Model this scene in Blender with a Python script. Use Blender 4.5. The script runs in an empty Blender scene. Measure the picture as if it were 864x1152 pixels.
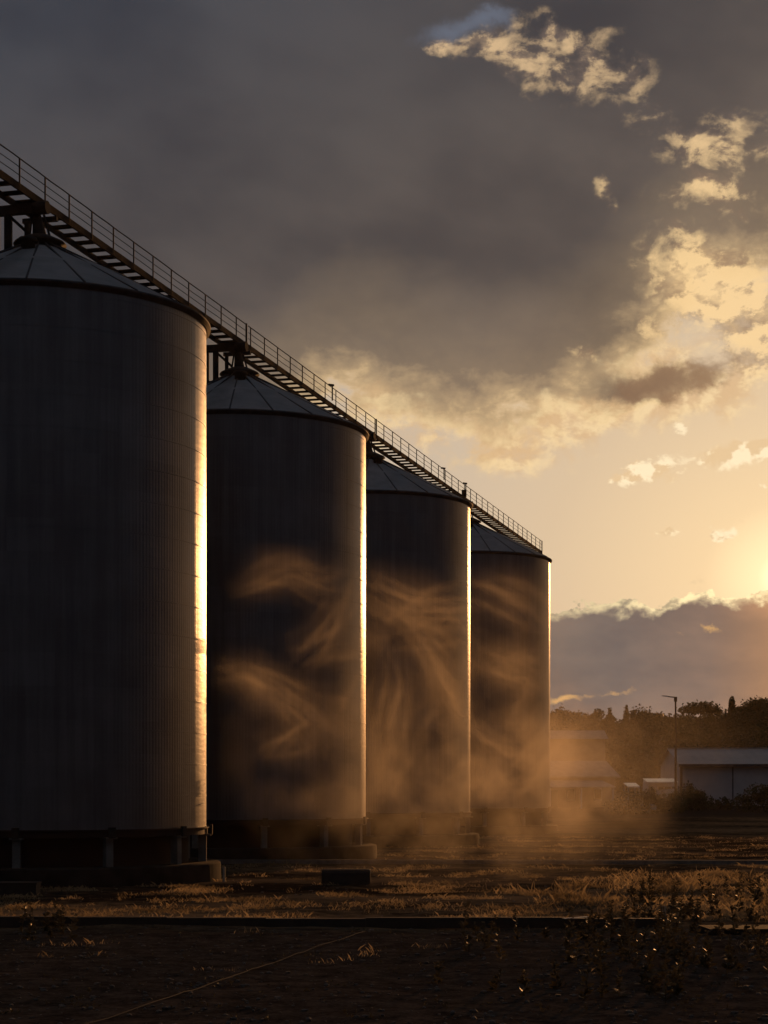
import bpy, bmesh, math, random
import numpy as np
from mathutils import Vector, Matrix, noise as mnoise
R_ = math.radians
random.seed(7); rng = np.random.default_rng(11)
scene = bpy.context.scene
C = bpy.data.collections.new("place"); scene.collection.children.link(C)
F = 2100.0            # focal length in photograph pixels, used to turn measured pixels into metres
EYE = 3.8
SUN_AZ, SUN_EL = 15.8, 6.6

def at(x, Y): return (x - 432.0) / F * Y          # metres to the right of the axis at distance Y
def up(y, Y): return EYE + (888.0 - y) / F * Y

# ------------------------------------------------------------------ node expressions
class E:
    def __init__(s, nt, sock): s.nt, s.s = nt, sock
    def _m(s, op, *a, clamp=False):
        n = s.nt.nodes.new('ShaderNodeMath'); n.operation = op; n.use_clamp = clamp
        for i, v in enumerate((s,) + a):
            if isinstance(v, E): s.nt.links.new(v.s, n.inputs[i])
            else: n.inputs[i].default_value = v
        return E(s.nt, n.outputs[0])
    def __add__(s, o): return s._m('ADD', o)
    def __radd__(s, o): return s._m('ADD', o)
    def __sub__(s, o): return s._m('SUBTRACT', o)
    def __rsub__(s, o): return (s * -1.0) + o
    def __mul__(s, o): return s._m('MULTIPLY', o)
    def __rmul__(s, o): return s._m('MULTIPLY', o)
    def __truediv__(s, o): return s._m('DIVIDE', o)
    def clamp(s): return s._m('ADD', 0.0, clamp=True)
    def pow(s, o): return s._m('POWER', o)
    def max(s, o): return s._m('MAXIMUM', o)
    def min(s, o): return s._m('MINIMUM', o)
    def exp(s): return s._m('EXPONENT')
    def abs(s): return s._m('ABSOLUTE')
    def ss(s, a, b):
        n = s.nt.nodes.new('ShaderNodeMapRange'); n.interpolation_type = 'SMOOTHSTEP'
        s.nt.links.new(s.s, n.inputs[0]); n.inputs[1].default_value = a; n.inputs[2].default_value = b
        return E(s.nt, n.outputs[0])

def combine(nt, x, y, z):
    n = nt.nodes.new('ShaderNodeCombineXYZ')
    for i, v in enumerate((x, y, z)):
        if isinstance(v, E): nt.links.new(v.s, n.inputs[i])
        else: n.inputs[i].default_value = v
    return n.outputs[0]
def sep(nt, v):
    n = nt.nodes.new('ShaderNodeSeparateXYZ'); nt.links.new(v, n.inputs[0])
    return [E(nt, o) for o in n.outputs]
def noise(nt, vec, scale, detail=4, rough=.55, dist=0.0, w=None):
    n = nt.nodes.new('ShaderNodeTexNoise')
    if w is not None: n.noise_dimensions = '4D'; n.inputs['W'].default_value = w
    nt.links.new(vec, n.inputs['Vector'])
    n.inputs['Scale'].default_value = scale; n.inputs['Detail'].default_value = detail
    n.inputs['Roughness'].default_value = rough; n.inputs['Distortion'].default_value = dist
    return E(nt, n.outputs[0])
def mixc(nt, f, a, b):
    n = nt.nodes.new('ShaderNodeMix'); n.data_type = 'RGBA'
    if isinstance(f, E): nt.links.new(f.s, n.inputs[0])
    else: n.inputs[0].default_value = f
    for i, v in ((6, a), (7, b)):
        if isinstance(v, (tuple, list)): n.inputs[i].default_value = (*v, 1)
        else: nt.links.new(v, n.inputs[i])
    return n.outputs[2]
def ramp(nt, f, stops, interp='LINEAR'):
    n = nt.nodes.new('ShaderNodeValToRGB'); nt.links.new(f.s, n.inputs[0])
    cr = n.color_ramp; cr.interpolation = interp
    while len(cr.elements) > 1: cr.elements.remove(cr.elements[-1])
    cr.elements[0].position = stops[0][0]; cr.elements[0].color = (*stops[0][1], 1)
    for p, c in stops[1:]:
        e = cr.elements.new(p); e.color = (*c, 1)
    return n.outputs[0]
def S(r, g, b):
    f = lambda c: (c/255/12.92) if c/255 <= .04045 else ((c/255+.055)/1.055)**2.4
    return (f(r), f(g), f(b))

# ------------------------------------------------------------------ materials
def new_mat(name):
    m = bpy.data.materials.new(name); m.use_nodes = True
    nt = m.node_tree; b = nt.nodes['Principled BSDF']
    return m, nt, b
def coords(nt, kind='Object'):
    n = nt.nodes.new('ShaderNodeTexCoord'); return n.outputs[kind]
def bump(nt, b, h, strength=.3, dist=.05):
    n = nt.nodes.new('ShaderNodeBump'); n.inputs['Strength'].default_value = strength
    n.inputs['Distance'].default_value = dist
    nt.links.new(h.s, n.inputs['Height']); nt.links.new(n.outputs[0], b.inputs['Normal'])
def simple(name, c1, c2, scale=3.0, rough=.7, metal=0.0, bmp=.2, bdist=.03, detail=6, spec=.5):
    m, nt, b = new_mat(name)
    v = coords(nt); n = noise(nt, v, scale, detail, .6)
    nt.links.new(mixc(nt, n.ss(.3, .7), c1, c2), b.inputs['Base Color'])
    nt.links.new((n * .25 + (rough - .12)).s, b.inputs['Roughness'])
    b.inputs['Metallic'].default_value = metal
    b.inputs['Specular IOR Level'].default_value = spec
    if bmp: bump(nt, b, noise(nt, v, scale * 6, 5, .6), bmp, bdist)
    return m

def galvanised():
    m, nt, b = new_mat('galvanised_sheet')
    v = coords(nt); x, y, z = sep(nt, v)
    # sheets: rows of 1.3 m, shifted panels; each panel has its own weathering
    ang = x._m('ARCTAN2', y)
    row = (z / 1.3)._m('FLOOR')
    col = ((ang * (24 / 6.28318)) + row * .5)._m('FLOOR')
    wn = nt.nodes.new('ShaderNodeTexWhiteNoise'); nt.links.new(combine(nt, row, col, 0.0), wn.inputs[0])
    pan = E(nt, wn.outputs[0])
    streak = noise(nt, combine(nt, x * 3.0, y * 3.0, z * .12), 1.0, 6, .65)
    blotch = noise(nt, v, .35, 5, .6)
    t = (streak * .5 + blotch * .4 + pan * .07).ss(.32, .75)
    nt.links.new(mixc(nt, t, (.125, .132, .148), (.235, .245, .265)), b.inputs['Base Color'])
    b.inputs['Metallic'].default_value = .9
    nt.links.new((streak * .20 + pan * .015 + .27).s, b.inputs['Roughness'])
    h = noise(nt, combine(nt, x * .8, y * .8, z * 3.5), 1.6, 5, .55) * .7 + noise(nt, v, 9, 3, .5) * .15
    bump(nt, b, h, .3, .04)
    return m
M = {}
M['sheet'] = galvanised()
M['roof'] = simple('roof_sheet', (.20, .21, .225), (.27, .28, .30), .8, .42, .8, .3, .02)
M['rib'] = simple('roof_rib_steel', (.045, .045, .052), (.08, .08, .09), 2, .75, .0, spec=.2)
M['steel'] = simple('catwalk_steel', (.022, .02, .02), (.05, .043, .04), 2.5, .75, 0, spec=.15)
M['rust'] = simple('rusty_edge_steel', (.025, .019, .016), (.05, .038, .032), 3, .85, 0, spec=.08)
M['rail'] = simple('railing_paint', (.018, .016, .016), (.03, .027, .026), 6, .8, 0, 0, spec=.1)
M['grating'] = simple('deck_grating', (.20, .20, .20), (.30, .29, .27), 4, .5, .7)
M['concrete'] = simple('weathered_concrete', (.11, .105, .10), (.20, .19, .18), 1.6, .85, 0, .4)
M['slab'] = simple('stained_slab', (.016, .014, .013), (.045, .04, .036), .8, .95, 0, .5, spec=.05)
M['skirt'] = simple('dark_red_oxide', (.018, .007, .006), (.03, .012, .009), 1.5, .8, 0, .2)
M['tar'] = simple('tarred_timber', (.012, .010, .009), (.03, .024, .02), 3, .75, 0, .6)
M['stake'] = simple('bleached_wood', (.22, .18, .14), (.36, .30, .24), 5, .8, 0, .4)
M['wall'] = simple('warehouse_cladding', (.46, .46, .48), (.56, .56, .58), .5, .6, 0, .2)
M['wroof'] = simple('warehouse_roofing', (.32, .30, .30), (.42, .40, .39), .5, .5, .2, .2)
M['render'] = simple('house_render', (.26, .21, .17), (.34, .29, .24), 1.0, .85, 0, .3)
M['tiles'] = simple('house_roofing', (.22, .20, .20), (.32, .30, .30), 1.5, .7, 0, .3)
M['white'] = simple('white_vehicle_paint', (.70, .70, .70), (.80, .80, .79), 1, .35, 0, 0)
M['glass'] = simple('dark_glass', (.02, .02, .025), (.03, .03, .035), 1, .15, 0, 0)
M['rubber'] = simple('tyre_rubber', (.015, .015, .015), (.03, .03, .03), 4, .8, 0, 0)
M['bark'] = simple('bark', (.05, .035, .025), (.10, .07, .05), 3, .9, 0, .6)
M['cable'] = simple('grey_cable', (.014, .013, .012), (.024, .022, .02), 4, .9, 0, 0)
M['kerb'] = simple('kerb_concrete', (.12, .115, .11), (.2, .19, .18), 2.5, .9, 0, .5, spec=.1)
M['stone'] = simple('dark_stones', (.04, .033, .028), (.15, .12, .10), 2.5, .85, 0, .3)
M['gloss'] = simple('white_coated_sheet', (.7, .7, .7), (.8, .8, .8), 1, .3, .3, 0)
M['tin'] = simple('bright_scrap_metal', (.6, .55, .5), (.8, .75, .7), 4, .3, 1, .4)

def leafmat(name, c1, c2, trans=.35, rough=.55, spec=.3, scale=1.5):
    m, nt, b = new_mat(name)
    v = coords(nt); n = noise(nt, v, scale, 4, .6)
    col = mixc(nt, n.ss(.3, .7), c1, c2)
    nt.links.new(col, b.inputs['Base Color']); b.inputs['Roughness'].default_value = rough
    b.inputs['Specular IOR Level'].default_value = spec
    tr = nt.nodes.new('ShaderNodeBsdfTranslucent'); nt.links.new(col, tr.inputs[0])
    mx = nt.nodes.new('ShaderNodeMixShader'); mx.inputs[0].default_value = trans
    nt.links.new(b.outputs[0], mx.inputs[1]); nt.links.new(tr.outputs[0], mx.inputs[2])
    nt.links.new(mx.outputs[0], nt.nodes['Material Output'].inputs[0])
    return m
M['leaf'] = leafmat('tree_foliage', (.035, .045, .018), (.075, .08, .03))
M['wood'] = leafmat('woodland_foliage', (.04, .045, .018), (.085, .08, .035), .2, scale=.03)
M['dry'] = leafmat('dry_grass', (.12, .09, .05), (.56, .43, .25), .55, .6, scale=.25)
M['weed'] = leafmat('weed_leaves', (.03, .028, .015), (.08, .062, .03), .3, .5, .3)

# ------------------------------------------------------------------ mesh helpers
class MB:
    def __init__(s): s.v, s.f, s.sm = [], [], []
    def add(s, vs, fs, smooth=False):
        o = len(s.v); s.v += [tuple(p) for p in vs]; s.f += [tuple(i + o for i in f) for f in fs]
        s.sm += [smooth] * len(fs); return s
    def box(s, c, d, rz=0.0, ry=0.0):
        x, y, z = (k / 2 for k in d); m = Matrix.Rotation(rz, 3, 'Z') @ Matrix.Rotation(ry, 3, 'Y')
        b = min(x, y, z) * .12
        vs = [Vector(c) + m @ Vector((sx * x, sy * y, sz * z)) for sx in (-1, 1) for sy in (-1, 1) for sz in (-1, 1)]
        return s.add(vs, [(0,1,3,2), (4,6,7,5), (0,4,5,1), (2,3,7,6), (0,2,6,4), (1,5,7,3)])
    def bar(s, a, b, w, h=None):              # square bar between two points
        h = h or w; a, b = Vector(a), Vector(b); d = (b - a).normalized()
        u = d.cross(Vector((0, 0, 1)));
        if u.length < .01: u = Vector((1, 0, 0))
        u.normalize(); t = u.cross(d)
        q = [(-1,-1), (1,-1), (1,1), (-1,1)]
        vs = [p + u * i * w / 2 + t * j * h / 2 for p in (a, b) for i, j in q]
        return s.add(vs, [(3,2,1,0), (4,5,6,7), (0,1,5,4), (1,2,6,5), (2,3,7,6), (3,0,4,7)])
    def tube(s, pts, r, n=8, caps=True):
        pts = [Vector(p) for p in pts]; rr = r if isinstance(r, (list, tuple)) else [r] * len(pts)
        o = len(s.v); prev = None; fs = []; vs = []
        for i, p in enumerate(pts):
            d = (pts[min(i+1, len(pts)-1)] - pts[max(i-1, 0)]).normalized()
            u = prev if prev is not None else d.orthogonal()
            u = (u - d * u.dot(d)).normalized(); prev = u; w = d.cross(u)
            for k in range(n):
                t = 2 * math.pi * k / n
                vs.append(p + (u * math.cos(t) + w * math.sin(t)) * rr[i])
        for i in range(len(pts) - 1):
            for k in range(n):
                fs.append((i*n+k, i*n+(k+1) % n, (i+1)*n+(k+1) % n, (i+1)*n+k))
        s.add(vs, fs, True)
        if caps:
            s.add(vs[:n], [tuple(range(n))[::-1]]); s.add(vs[-n:], [tuple(range(n))])
        return s
    def lathe(s, prof, n=96, smooth=True, c=(0, 0, 0)):
        vs = [(c[0] + r * math.cos(2*math.pi*k/n), c[1] + r * math.sin(2*math.pi*k/n), c[2] + z) for r, z in prof for k in range(n)]
        fs = [(i*n+k, i*n+(k+1) % n, (i+1)*n+(k+1) % n, (i+1)*n+k) for i in range(len(prof)-1) for k in range(n)]
        return s.add(vs, fs, smooth)
    def build(s, name, m, parent=None, loc=None, **props):
        me = bpy.data.meshes.new(name); me.from_pydata(s.v, [], s.f)
        me.polygons.foreach_set('use_smooth', s.sm)
        me.materials.append(M[m] if isinstance(m, str) else m); me.update()
        o = bpy.data.objects.new(name, me); C.objects.link(o)
        if parent is not None: o.parent = parent
        if loc is not None: o.location = loc
        for k, v in props.items(): o[k] = v
        return o
def tri_mesh(name, V, m, parent=None, **props):      # V: (n, k, 3) separate polygons of k corners
    n, k, _ = V.shape
    me = bpy.data.meshes.new(name)
    me.vertices.add(n * k); me.vertices.foreach_set('co', V.reshape(-1).astype(np.float32))
    me.loops.add(n * k); me.loops.foreach_set('vertex_index', np.arange(n * k, dtype=np.int32))
    me.polygons.add(n); me.polygons.foreach_set('loop_start', np.arange(0, n * k, k, dtype=np.int32))
    me.polygons.foreach_set('loop_total', np.full(n, k, dtype=np.int32))
    me.materials.append(M[m] if isinstance(m, str) else m); me.update(); me.validate()
    o = bpy.data.objects.new(name, me); C.objects.link(o)
    if parent is not None: o.parent = parent
    for kk, v in props.items(): o[kk] = v
    return o
def empty(name, loc, label, cat, group=None, rz=0.0):
    o = bpy.data.objects.new(name, None); C.objects.link(o); o.location = loc; o.rotation_euler.z = rz
    o['label'] = label; o['category'] = cat
    if group: o['group'] = group
    return o
def copy_tree(o, parent=None):
    c = o.copy(); C.objects.link(c); c.parent = parent
    for ch in o.children: copy_tree(ch, c)
    return c

# ------------------------------------------------------------------ ground
def ground_z(x, y):
    t = min(max((y - 150) / 60.0, 0), 1); t = t * t * (3 - 2 * t)
    z = 1.9 * t
    if y < 160:
        k = .07 if y < 48 else .12
        z += k * mnoise.noise(Vector((x * .22, y * .12, 0))) + .045 * mnoise.noise(Vector((x * .9, y * .6, 3)))
        z += .02 * mnoise.noise(Vector((x * 3, y * 2, 7)))
    return z
def make_ground():
    xs = [-4000, -1500, -600, -250, -120, -70] + list(np.arange(-50, 50.1, .5)) + [60, 75, 95, 120, 160, 250, 600, 1500, 4000]
    ys = [-2000, -300, -80, -20, 0, 12, 20] + list(np.arange(24, 120, .5)) + list(np.arange(120, 240, 3)) + [260, 300, 350, 450, 700, 1500, 6000]
    vs = [(x, y, ground_z(x, y)) for y in ys for x in xs]; n = len(xs)
    fs = [(j*n+i, j*n+i+1, (j+1)*n+i+1, (j+1)*n+i) for j in range(len(ys)-1) for i in range(n-1)]
    m, nt, b = new_mat('yard_ground')
    v = coords(nt); x, y, z = sep(nt, v)
    big = noise(nt, combine(nt, x * .5, y, 0.0), .12, 5, .6); fine = noise(nt, v, 1.4, 8, .7); grit = noise(nt, v, 9, 4, .7)
    wob = noise(nt, v, .25, 3)
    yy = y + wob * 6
    near = yy.ss(50.5, 56)                                # old tarmac, foreground shade put into its colour; bare earth and thin grass beyond
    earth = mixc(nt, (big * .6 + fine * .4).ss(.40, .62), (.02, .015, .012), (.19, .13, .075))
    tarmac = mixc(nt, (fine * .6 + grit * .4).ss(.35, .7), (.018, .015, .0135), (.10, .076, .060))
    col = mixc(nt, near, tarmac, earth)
    road = yy.ss(182, 190)
    col = mixc(nt, road, col, (.03, .028, .027))
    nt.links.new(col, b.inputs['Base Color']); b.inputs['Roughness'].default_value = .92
    b.inputs['Specular IOR Level'].default_value = 0.0
    bump(nt, b, fine * .7 + grit * .3, .6, .06)
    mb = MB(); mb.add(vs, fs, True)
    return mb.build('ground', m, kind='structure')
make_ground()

# ------------------------------------------------------------------ silos
HB, HE, HA, RS = EYE - 1.58, EYE + 19.65, EYE + 19.5 + 3.75, 7.0
def make_silo(i):
    root = empty('grain_silo', (0, 0, 0), '', 'silo', 'grain silos standing in a row')
    # ribbed wall: 264 shallow vertical corrugations in sheets 1.3 m high, each lapping the one below
    N = 264; k = N * 4; zs, off = [], []
    z = HB; j = 0
    while z < HE - .01:
        z2 = min(z + 1.3, HE); d = .0 if j % 2 else .0
        zs += [z, z + .05, z + .051, z2 - .001]; off += [.016, .016, .0, .0]; z = z2; j += 1
    an = np.arange(k) / k * 2 * np.pi; cor = np.array([0, 0, .0045, .0045] * N)
    vs, fs = [], []
    for zz, o in zip(zs, off):
        r = RS + (cor if o == 0 else np.full(k, o))
        vs.append(np.stack([r * np.cos(an), r * np.sin(an), np.full(k, zz)], 1))
    vs = np.concatenate(vs)
    for a in range(len(zs) - 1):
        for q in range(k): fs.append((a*k+q, a*k+(q+1) % k, (a+1)*k+(q+1) % k, (a+1)*k+q))
    w = MB(); w.add(vs.tolist(), fs); w.build('wall', 'sheet', root)
    # cone roof with a lap line halfway
    rf = MB(); rf.lathe([(RS + .16, HE - .02), (RS + .16, HE + .03), (RS*.56, HE + 3.75*.46), (RS*.56, HE + 3.75*.46 + .03), (.85, HA - .42), (.85, HA - .35)], 160)
    rf.build('roof', 'roof', root)
    for a in range(20):
        t = 2 * math.pi * (a + .35) / 20; c, s_ = math.cos(t), math.sin(t)
        rb = MB(); rb.bar((c * (RS + .15), s_ * (RS + .15), HE + .05), (c * .85, s_ * .85, HA - .33), .07, .07)
        rb.build('roof_rib', 'rib', root)
    er = MB(); er.lathe([(RS + .03, HE - .20), (RS + .07, HE - .19), (RS + .08, HE - .10), (RS + .19, HE - .08), (RS + .20, HE + .015), (RS + .15, HE + .05)], 160)
    er.build('eave_ring', 'rib', root)
    cap = MB(); cap.lathe([(.0, HA + .16), (.5, HA + .14), (1.05, HA - .12), (1.12, HA - .22), (.9, HA - .24), (.86, HA - .5)], 32)
    cap.build('roof_cap', 'steel', root)
    for a in (.9, 2.4, 4.6):                              # small ventilator bosses round the cap
        c, s_ = math.cos(a), math.sin(a)
        g = MB(); g.lathe([(.30, 0), (.30, .45), (.42, .47), (.38, .62), (.0, .70)], 14, c=(c * 1.7, s_ * 1.7, HA - 1.05))
        g.build('roof_vent', 'steel', root)
    # underside: ring beam, dark skirt, piers, slab
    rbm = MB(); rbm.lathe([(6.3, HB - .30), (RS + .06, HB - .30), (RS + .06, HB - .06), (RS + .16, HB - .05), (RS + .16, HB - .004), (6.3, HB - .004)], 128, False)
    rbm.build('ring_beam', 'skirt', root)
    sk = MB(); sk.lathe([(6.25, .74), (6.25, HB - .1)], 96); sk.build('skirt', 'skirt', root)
    for a in range(12):
        t = math.radians(-90 + 33 + a * 30); c, s_ = math.cos(t), math.sin(t)
        p = MB(); p.box((c * 6.85, s_ * 6.85, (HB - .3 + .74) / 2), (.34, .30, HB - .3 - .74), t)
        p.box((c * 6.9, s_ * 6.9, HB - .34), (.62, .5, .075), t)
        leg = p.build('pier', 'concrete', root)
        br = MB(); br.box((c * 7.22, s_ * 7.22, HB - .12), (.12, .28, .42), t); br.build('bracket', 'steel', leg)
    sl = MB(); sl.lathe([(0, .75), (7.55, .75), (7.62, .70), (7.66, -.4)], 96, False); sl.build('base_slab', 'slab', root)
    return root
silo = make_silo(0)
# axis of the row, measured: silo i at distance Y with its axis at photo column x
SP = [(45.0, 79.0), (269.5, 103.7), (415.5, 129.8), (527.0, 161.0)]
LB = ['nearest and largest grain silo, cut off by the left edge, clear of dust',
      'second grain silo, just right of the big nearest one, thin dust wisps crossing it',
      'third grain silo, between the second and the farthest one, thick dust over its lower wall',
      'farthest, smallest looking grain silo, last before the open sky, golden dust at its foot']
silos = []
for i, (x, Y) in enumerate(SP):
    o = silo if i == 0 else copy_tree(silo)
    o.location = (at(x, Y), Y, 0); o['label'] = LB[i]; silos.append(o)
    if i: o.rotation_euler.z = [0, .21, .47, .1][i]

# ------------------------------------------------------------------ catwalk along the silo tops
KX, VPX = 74655.0, 990.0
dirv = Vector(((VPX - 432) / F, 1, 0)); dlen = dirv.length; dirn = dirv.normalized(); side = Vector((dirn.y, -dirn.x, 0))
P0 = Vector((at(45, 79), 79, 0))                         # under the rail line
def along(s, off=0.0, z=0.0): return P0 + dirn * s + side * off + Vector((0, 0, z))
DZ = 28.80
cat = empty('catwalk', along(0, 0, 0), 'long steel catwalk with a railing running over the tops of all silos', 'catwalk')
cat.location = (0, 0, 0)
Y_END = 196.4
s_end = (Y_END - 79) * dlen; s_beg = (60 - 79) * dlen
breaks = [s_beg, (105 - 79) * dlen, (132 - 79) * dlen, s_end]
for a, b in zip(breaks[:-1], breaks[1:]):
    mb = MB(); mb.bar(along(a, .0, DZ - .12), along(b - .12, .0, DZ - .12), .09, .30); mb.build('edge_beam', 'rust', cat)
    mb = MB(); mb.bar(along(a, -1.15, DZ - .14), along(b - .12, -1.15, DZ - .14), .10, .26); mb.build('edge_beam', 'steel', cat)
    mb = MB(); q = a + .3
    while q < b - .6: mb.bar(along(q - .26, -.58, DZ - .03), along(q + .26, -.58, DZ - .03), 1.04, .03); q += 1.22
    mb.build('deck', 'steel', cat)
    for h, w in ((1.06, .045), (.70, .028), (.36, .028)):
        mb = MB(); n_ = max(2, int((b - a) / 2.42)); pts = []
        for q in range(n_ * 2 + 1):
            sg = .0 if q % 2 == 0 else random.uniform(-.02, .006)
            pts.append(along(a + (b - .3 - a) * q / (n_ * 2), .02, DZ + h + sg))
        mb.tube(pts, w * .62, 6); mb.build('handrail' if h > 1 else 'midrail', 'rail', cat)
npost = 0
s = s_beg + .6
while s < s_end:
    mb = MB(); mb.bar(along(s, .02, DZ - .2), along(s, .02, DZ + 1.07), .062, .062); mb.build('railing_post', 'rail', cat); s += 2.44; npost += 1
for b in breaks[1:]:
    for e in (.34,) if b < s_end - 1 else (.2,):
        mb = MB(); mb.bar(along(b - e, .02, DZ - .25), along(b - e, .02, DZ + 1.12), .10, .10); mb.build('railing_post', 'rail', cat)
n_cross = int((s_end - s_beg) / 1.22)
for q in range(n_cross):                                  # cross members under the deck, seen as rungs from below
    s = s_beg + .3 + q * 1.22
    mb = MB(); mb.bar(along(s, -.04, DZ - .09), along(s, -1.10, DZ - .09), .07, .08)
    mb.build('cross_member', 'steel', cat)
for i, (x, Y) in enumerate(SP):                           # at each silo: trestle, drive box and spout down to the roof cap
    ax = Vector((at(x, Y), Y, 0)); s0 = (ax - P0).dot(dirn); o0 = (ax - P0).dot(side)
    z0 = HE + .6
    for ds, do in ((-.3, -1.32), (-.3, -1.78), (1.5, -1.32)):
        rr = math.hypot(ds, o0 + do - o0); zr = HE + 3.75 * (1 - min(math.hypot(ds, do - 0), 7) / 7) - .1
        mb = MB(); mb.bar(along(s0 + ds, do, zr), along(s0 + ds, do, DZ - .32), (.30 if ds < 0 else .2) if do > -1.5 else .13)
        mb.build('trestle_leg', 'steel', cat)
    mb = MB(); mb.bar(along(s0 - .3, -1.95, DZ - .50), along(s0 - .3, .42, DZ - .50), .30, .38)
    mb.build('trestle_beam', 'steel', cat)
    mb = MB(); mb.bar(along(s0 + 1.5, -1.5, DZ - .42), along(s0 + 1.5, .1, DZ - .42), .2, .2); mb.build('trestle_beam', 'steel', cat)
    mb = MB(); mb.tube([along(s0 - .3, -.1, DZ - .5), along(s0 - .3, .5, DZ - .5)], .28, 14); mb.build('drive_housing', 'steel', cat)
    mb = MB(); mb.tube([along(s0, -.35, DZ - .5), along(s0 - .05, -.1, (DZ + HA) / 2), (ax.x, ax.y, HA + .05)], [.30, .20, .32], 12)
    for q in (-.45, .45): mb.bar((ax.x + q, ax.y, HA + .0), along(s0 + q, -.1, DZ - .3), .07)
    mb.build('spout', 'steel', cat)
    mb = MB(); mb.bar(along(s0 - .3, -1.3, DZ - .7), along(s0 - .1, -.45, HA + .25), .12); mb.build('brace', 'steel', cat)
# lamp brackets and small fittings standing on the rail
for Y, h in ((121.0, .16), (152.0, .10), (160.0, .18)):
    s0 = (Y - 79) * dlen
    mb = MB(); mb.bar(along(s0, .05, DZ + .2), along(s0, .05, DZ + 1.06 + h), .09); mb.bar(along(s0, .16, DZ + 1.02 + h), along(s0, -.2, DZ + 1.08 + h), .14, .12)
    if Y > 158: mb.box(along(s0, -.1, DZ + .35), (.4, .5, .6))
    mb.build('light_fitting', 'steel', cat)

# ------------------------------------------------------------------ yard furniture
def thing(mb, name, m, label, cat, **k): return mb.build(name, m, label=label, category=cat, **k)
mb = MB()
for q in range(9):
    a, b = -9.0 + q * 3.4, -9.0 + (q + 1) * 3.4 - .02
    mb.bar((a, 94.4 - .03 * a, .13), (b, 94.4 - .03 * b, .13), .3, .22)
thing(mb, 'kerb', 'kerb', 'low pale concrete kerb running in front of the second silo and its piers', 'kerb')
mb = MB(); prev = None
for q in range(7):
    a = -11.5 + q * 2.75; zz = .10 + random.uniform(-.02, .02); yy = 51.6 - .02 * a + random.uniform(-.05, .05)
    mb.bar((a, yy, zz), (a + 2.745, yy + random.uniform(-.02, .02), zz), .30, .30)
thing(mb, 'timber_edging', 'tar', 'long black timber edging lying across the yard between grass and tarmac', 'edging')
mb = MB(); mb.bar((at(634, 51.0), 51.1, .262), (at(664, 51.0), 51.25, .30), .16, .02)
thing(mb, 'metal_strip', 'tin', 'thin bright metal strip lying on the right part of the black timber edging', 'metal strip')
# dark trough lying in the grass
mb = MB(); Yt = 75.0
xa, xb = at(362, Yt), at(417, Yt); pr = []
n = 10
prof = [(.0, -.34), (.0, .12), (.04, .22), (.12, .27), (.62, .27), (.70, .22), (.74, .12), (.74, -.34)]
vs = []; m_ = len(prof)
xs_ = [xa, xa + .06, xb - .2, xb - .06, xb]; sc = [.9, 1, 1, .96, .8]
for X, k in zip(xs_, sc):
    for (a, h) in prof: vs.append((X, Yt + (a - .37) * k, .33 + h * k))
fs = [(i*m_+j, i*m_+(j+1) % m_, (i+1)*m_+(j+1) % m_, (i+1)*m_+j) for i in range(4) for j in range(m_)] + [tuple(range(m_))[::-1], tuple(4*m_+j for j in range(m_))]
mb.add(vs, fs); tr = thing(mb, 'block', 'tar', 'dark rounded oblong block lying in the dry grass below the second silo', 'block')
mb = MB(); Yb = 66.5; mb.box((at(10, Yb), Yb, .22), (2.1, .9, .46)); mb.box((at(10, Yb), Yb, .47), (2.16, .96, .06))
thing(mb, 'low_box', 'tar', 'low dark box in the dry grass at the left edge, under the nearest silo', 'box')
mb = MB(); mb.bar((at(27.5, 52.3), 52.3, -.1), (at(28.2, 52.3), 52.3, .36), .085)
thing(mb, 'stake', 'stake', 'short pale stake beside the left end of the black timber edging', 'stake', group='stakes in the yard')
mb = MB(); mb.bar((at(748, 52.4), 52.4, -.1), (at(747, 52.4), 52.45, .52), .08)
thing(mb, 'stake', 'stake', 'taller brown stake among the weeds at the right end of the timber edging', 'stake', group='stakes in the yard')
mb = MB(); mb.bar((at(252, 76.5), 76.5, -.1), (at(252, 76.5), 76.5, .62), .10)
thing(mb, 'stake', 'stake', 'wooden stake in the grass just off the slab of the nearest silo', 'stake', group='stakes in the yard')
mb = MB(); mb.box((at(850, 49), 49.4, .06), (2.6, 1.5, .2), .05)
thing(mb, 'concrete_slab', 'slab', 'flat grey concrete slab lying at the right edge behind the weeds', 'slab')
pts = []
for q in range(40):
    t = q / 39; x = 80 + t * 330; y = 1160 - t * 110 + 1.2 * math.sin(t * 7); Y = (EYE) * F / (y - 888)
    X = at(x, Y); pts.append((X, Y, ground_z(X, Y) + .03 ))
mb = MB(); mb.tube(pts, .008, 6); thing(mb, 'cable', 'cable', 'thin pale cable lying across the shaded tarmac in the left foreground', 'cable')
mb = MB(); Yp = 3.8 * F / 49; mb.add([(at(787, Yp), Yp, .12), (at(806, Yp), Yp + 2, .3), (at(815, Yp), Yp + 7, .34), (at(790, Yp), Yp + 8, .14)], [(0,1,2,3)])
mb.add([(at(787, Yp), Yp, .09), (at(806, Yp), Yp + 2, .27), (at(815, Yp), Yp + 7, .31), (at(790, Yp), Yp + 8, .11)], [(3,2,1,0)])
thing(mb, 'scrap_sheet', 'tin', 'small glinting sheet of metal on the ground in front of the road', 'metal sheet')

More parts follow.
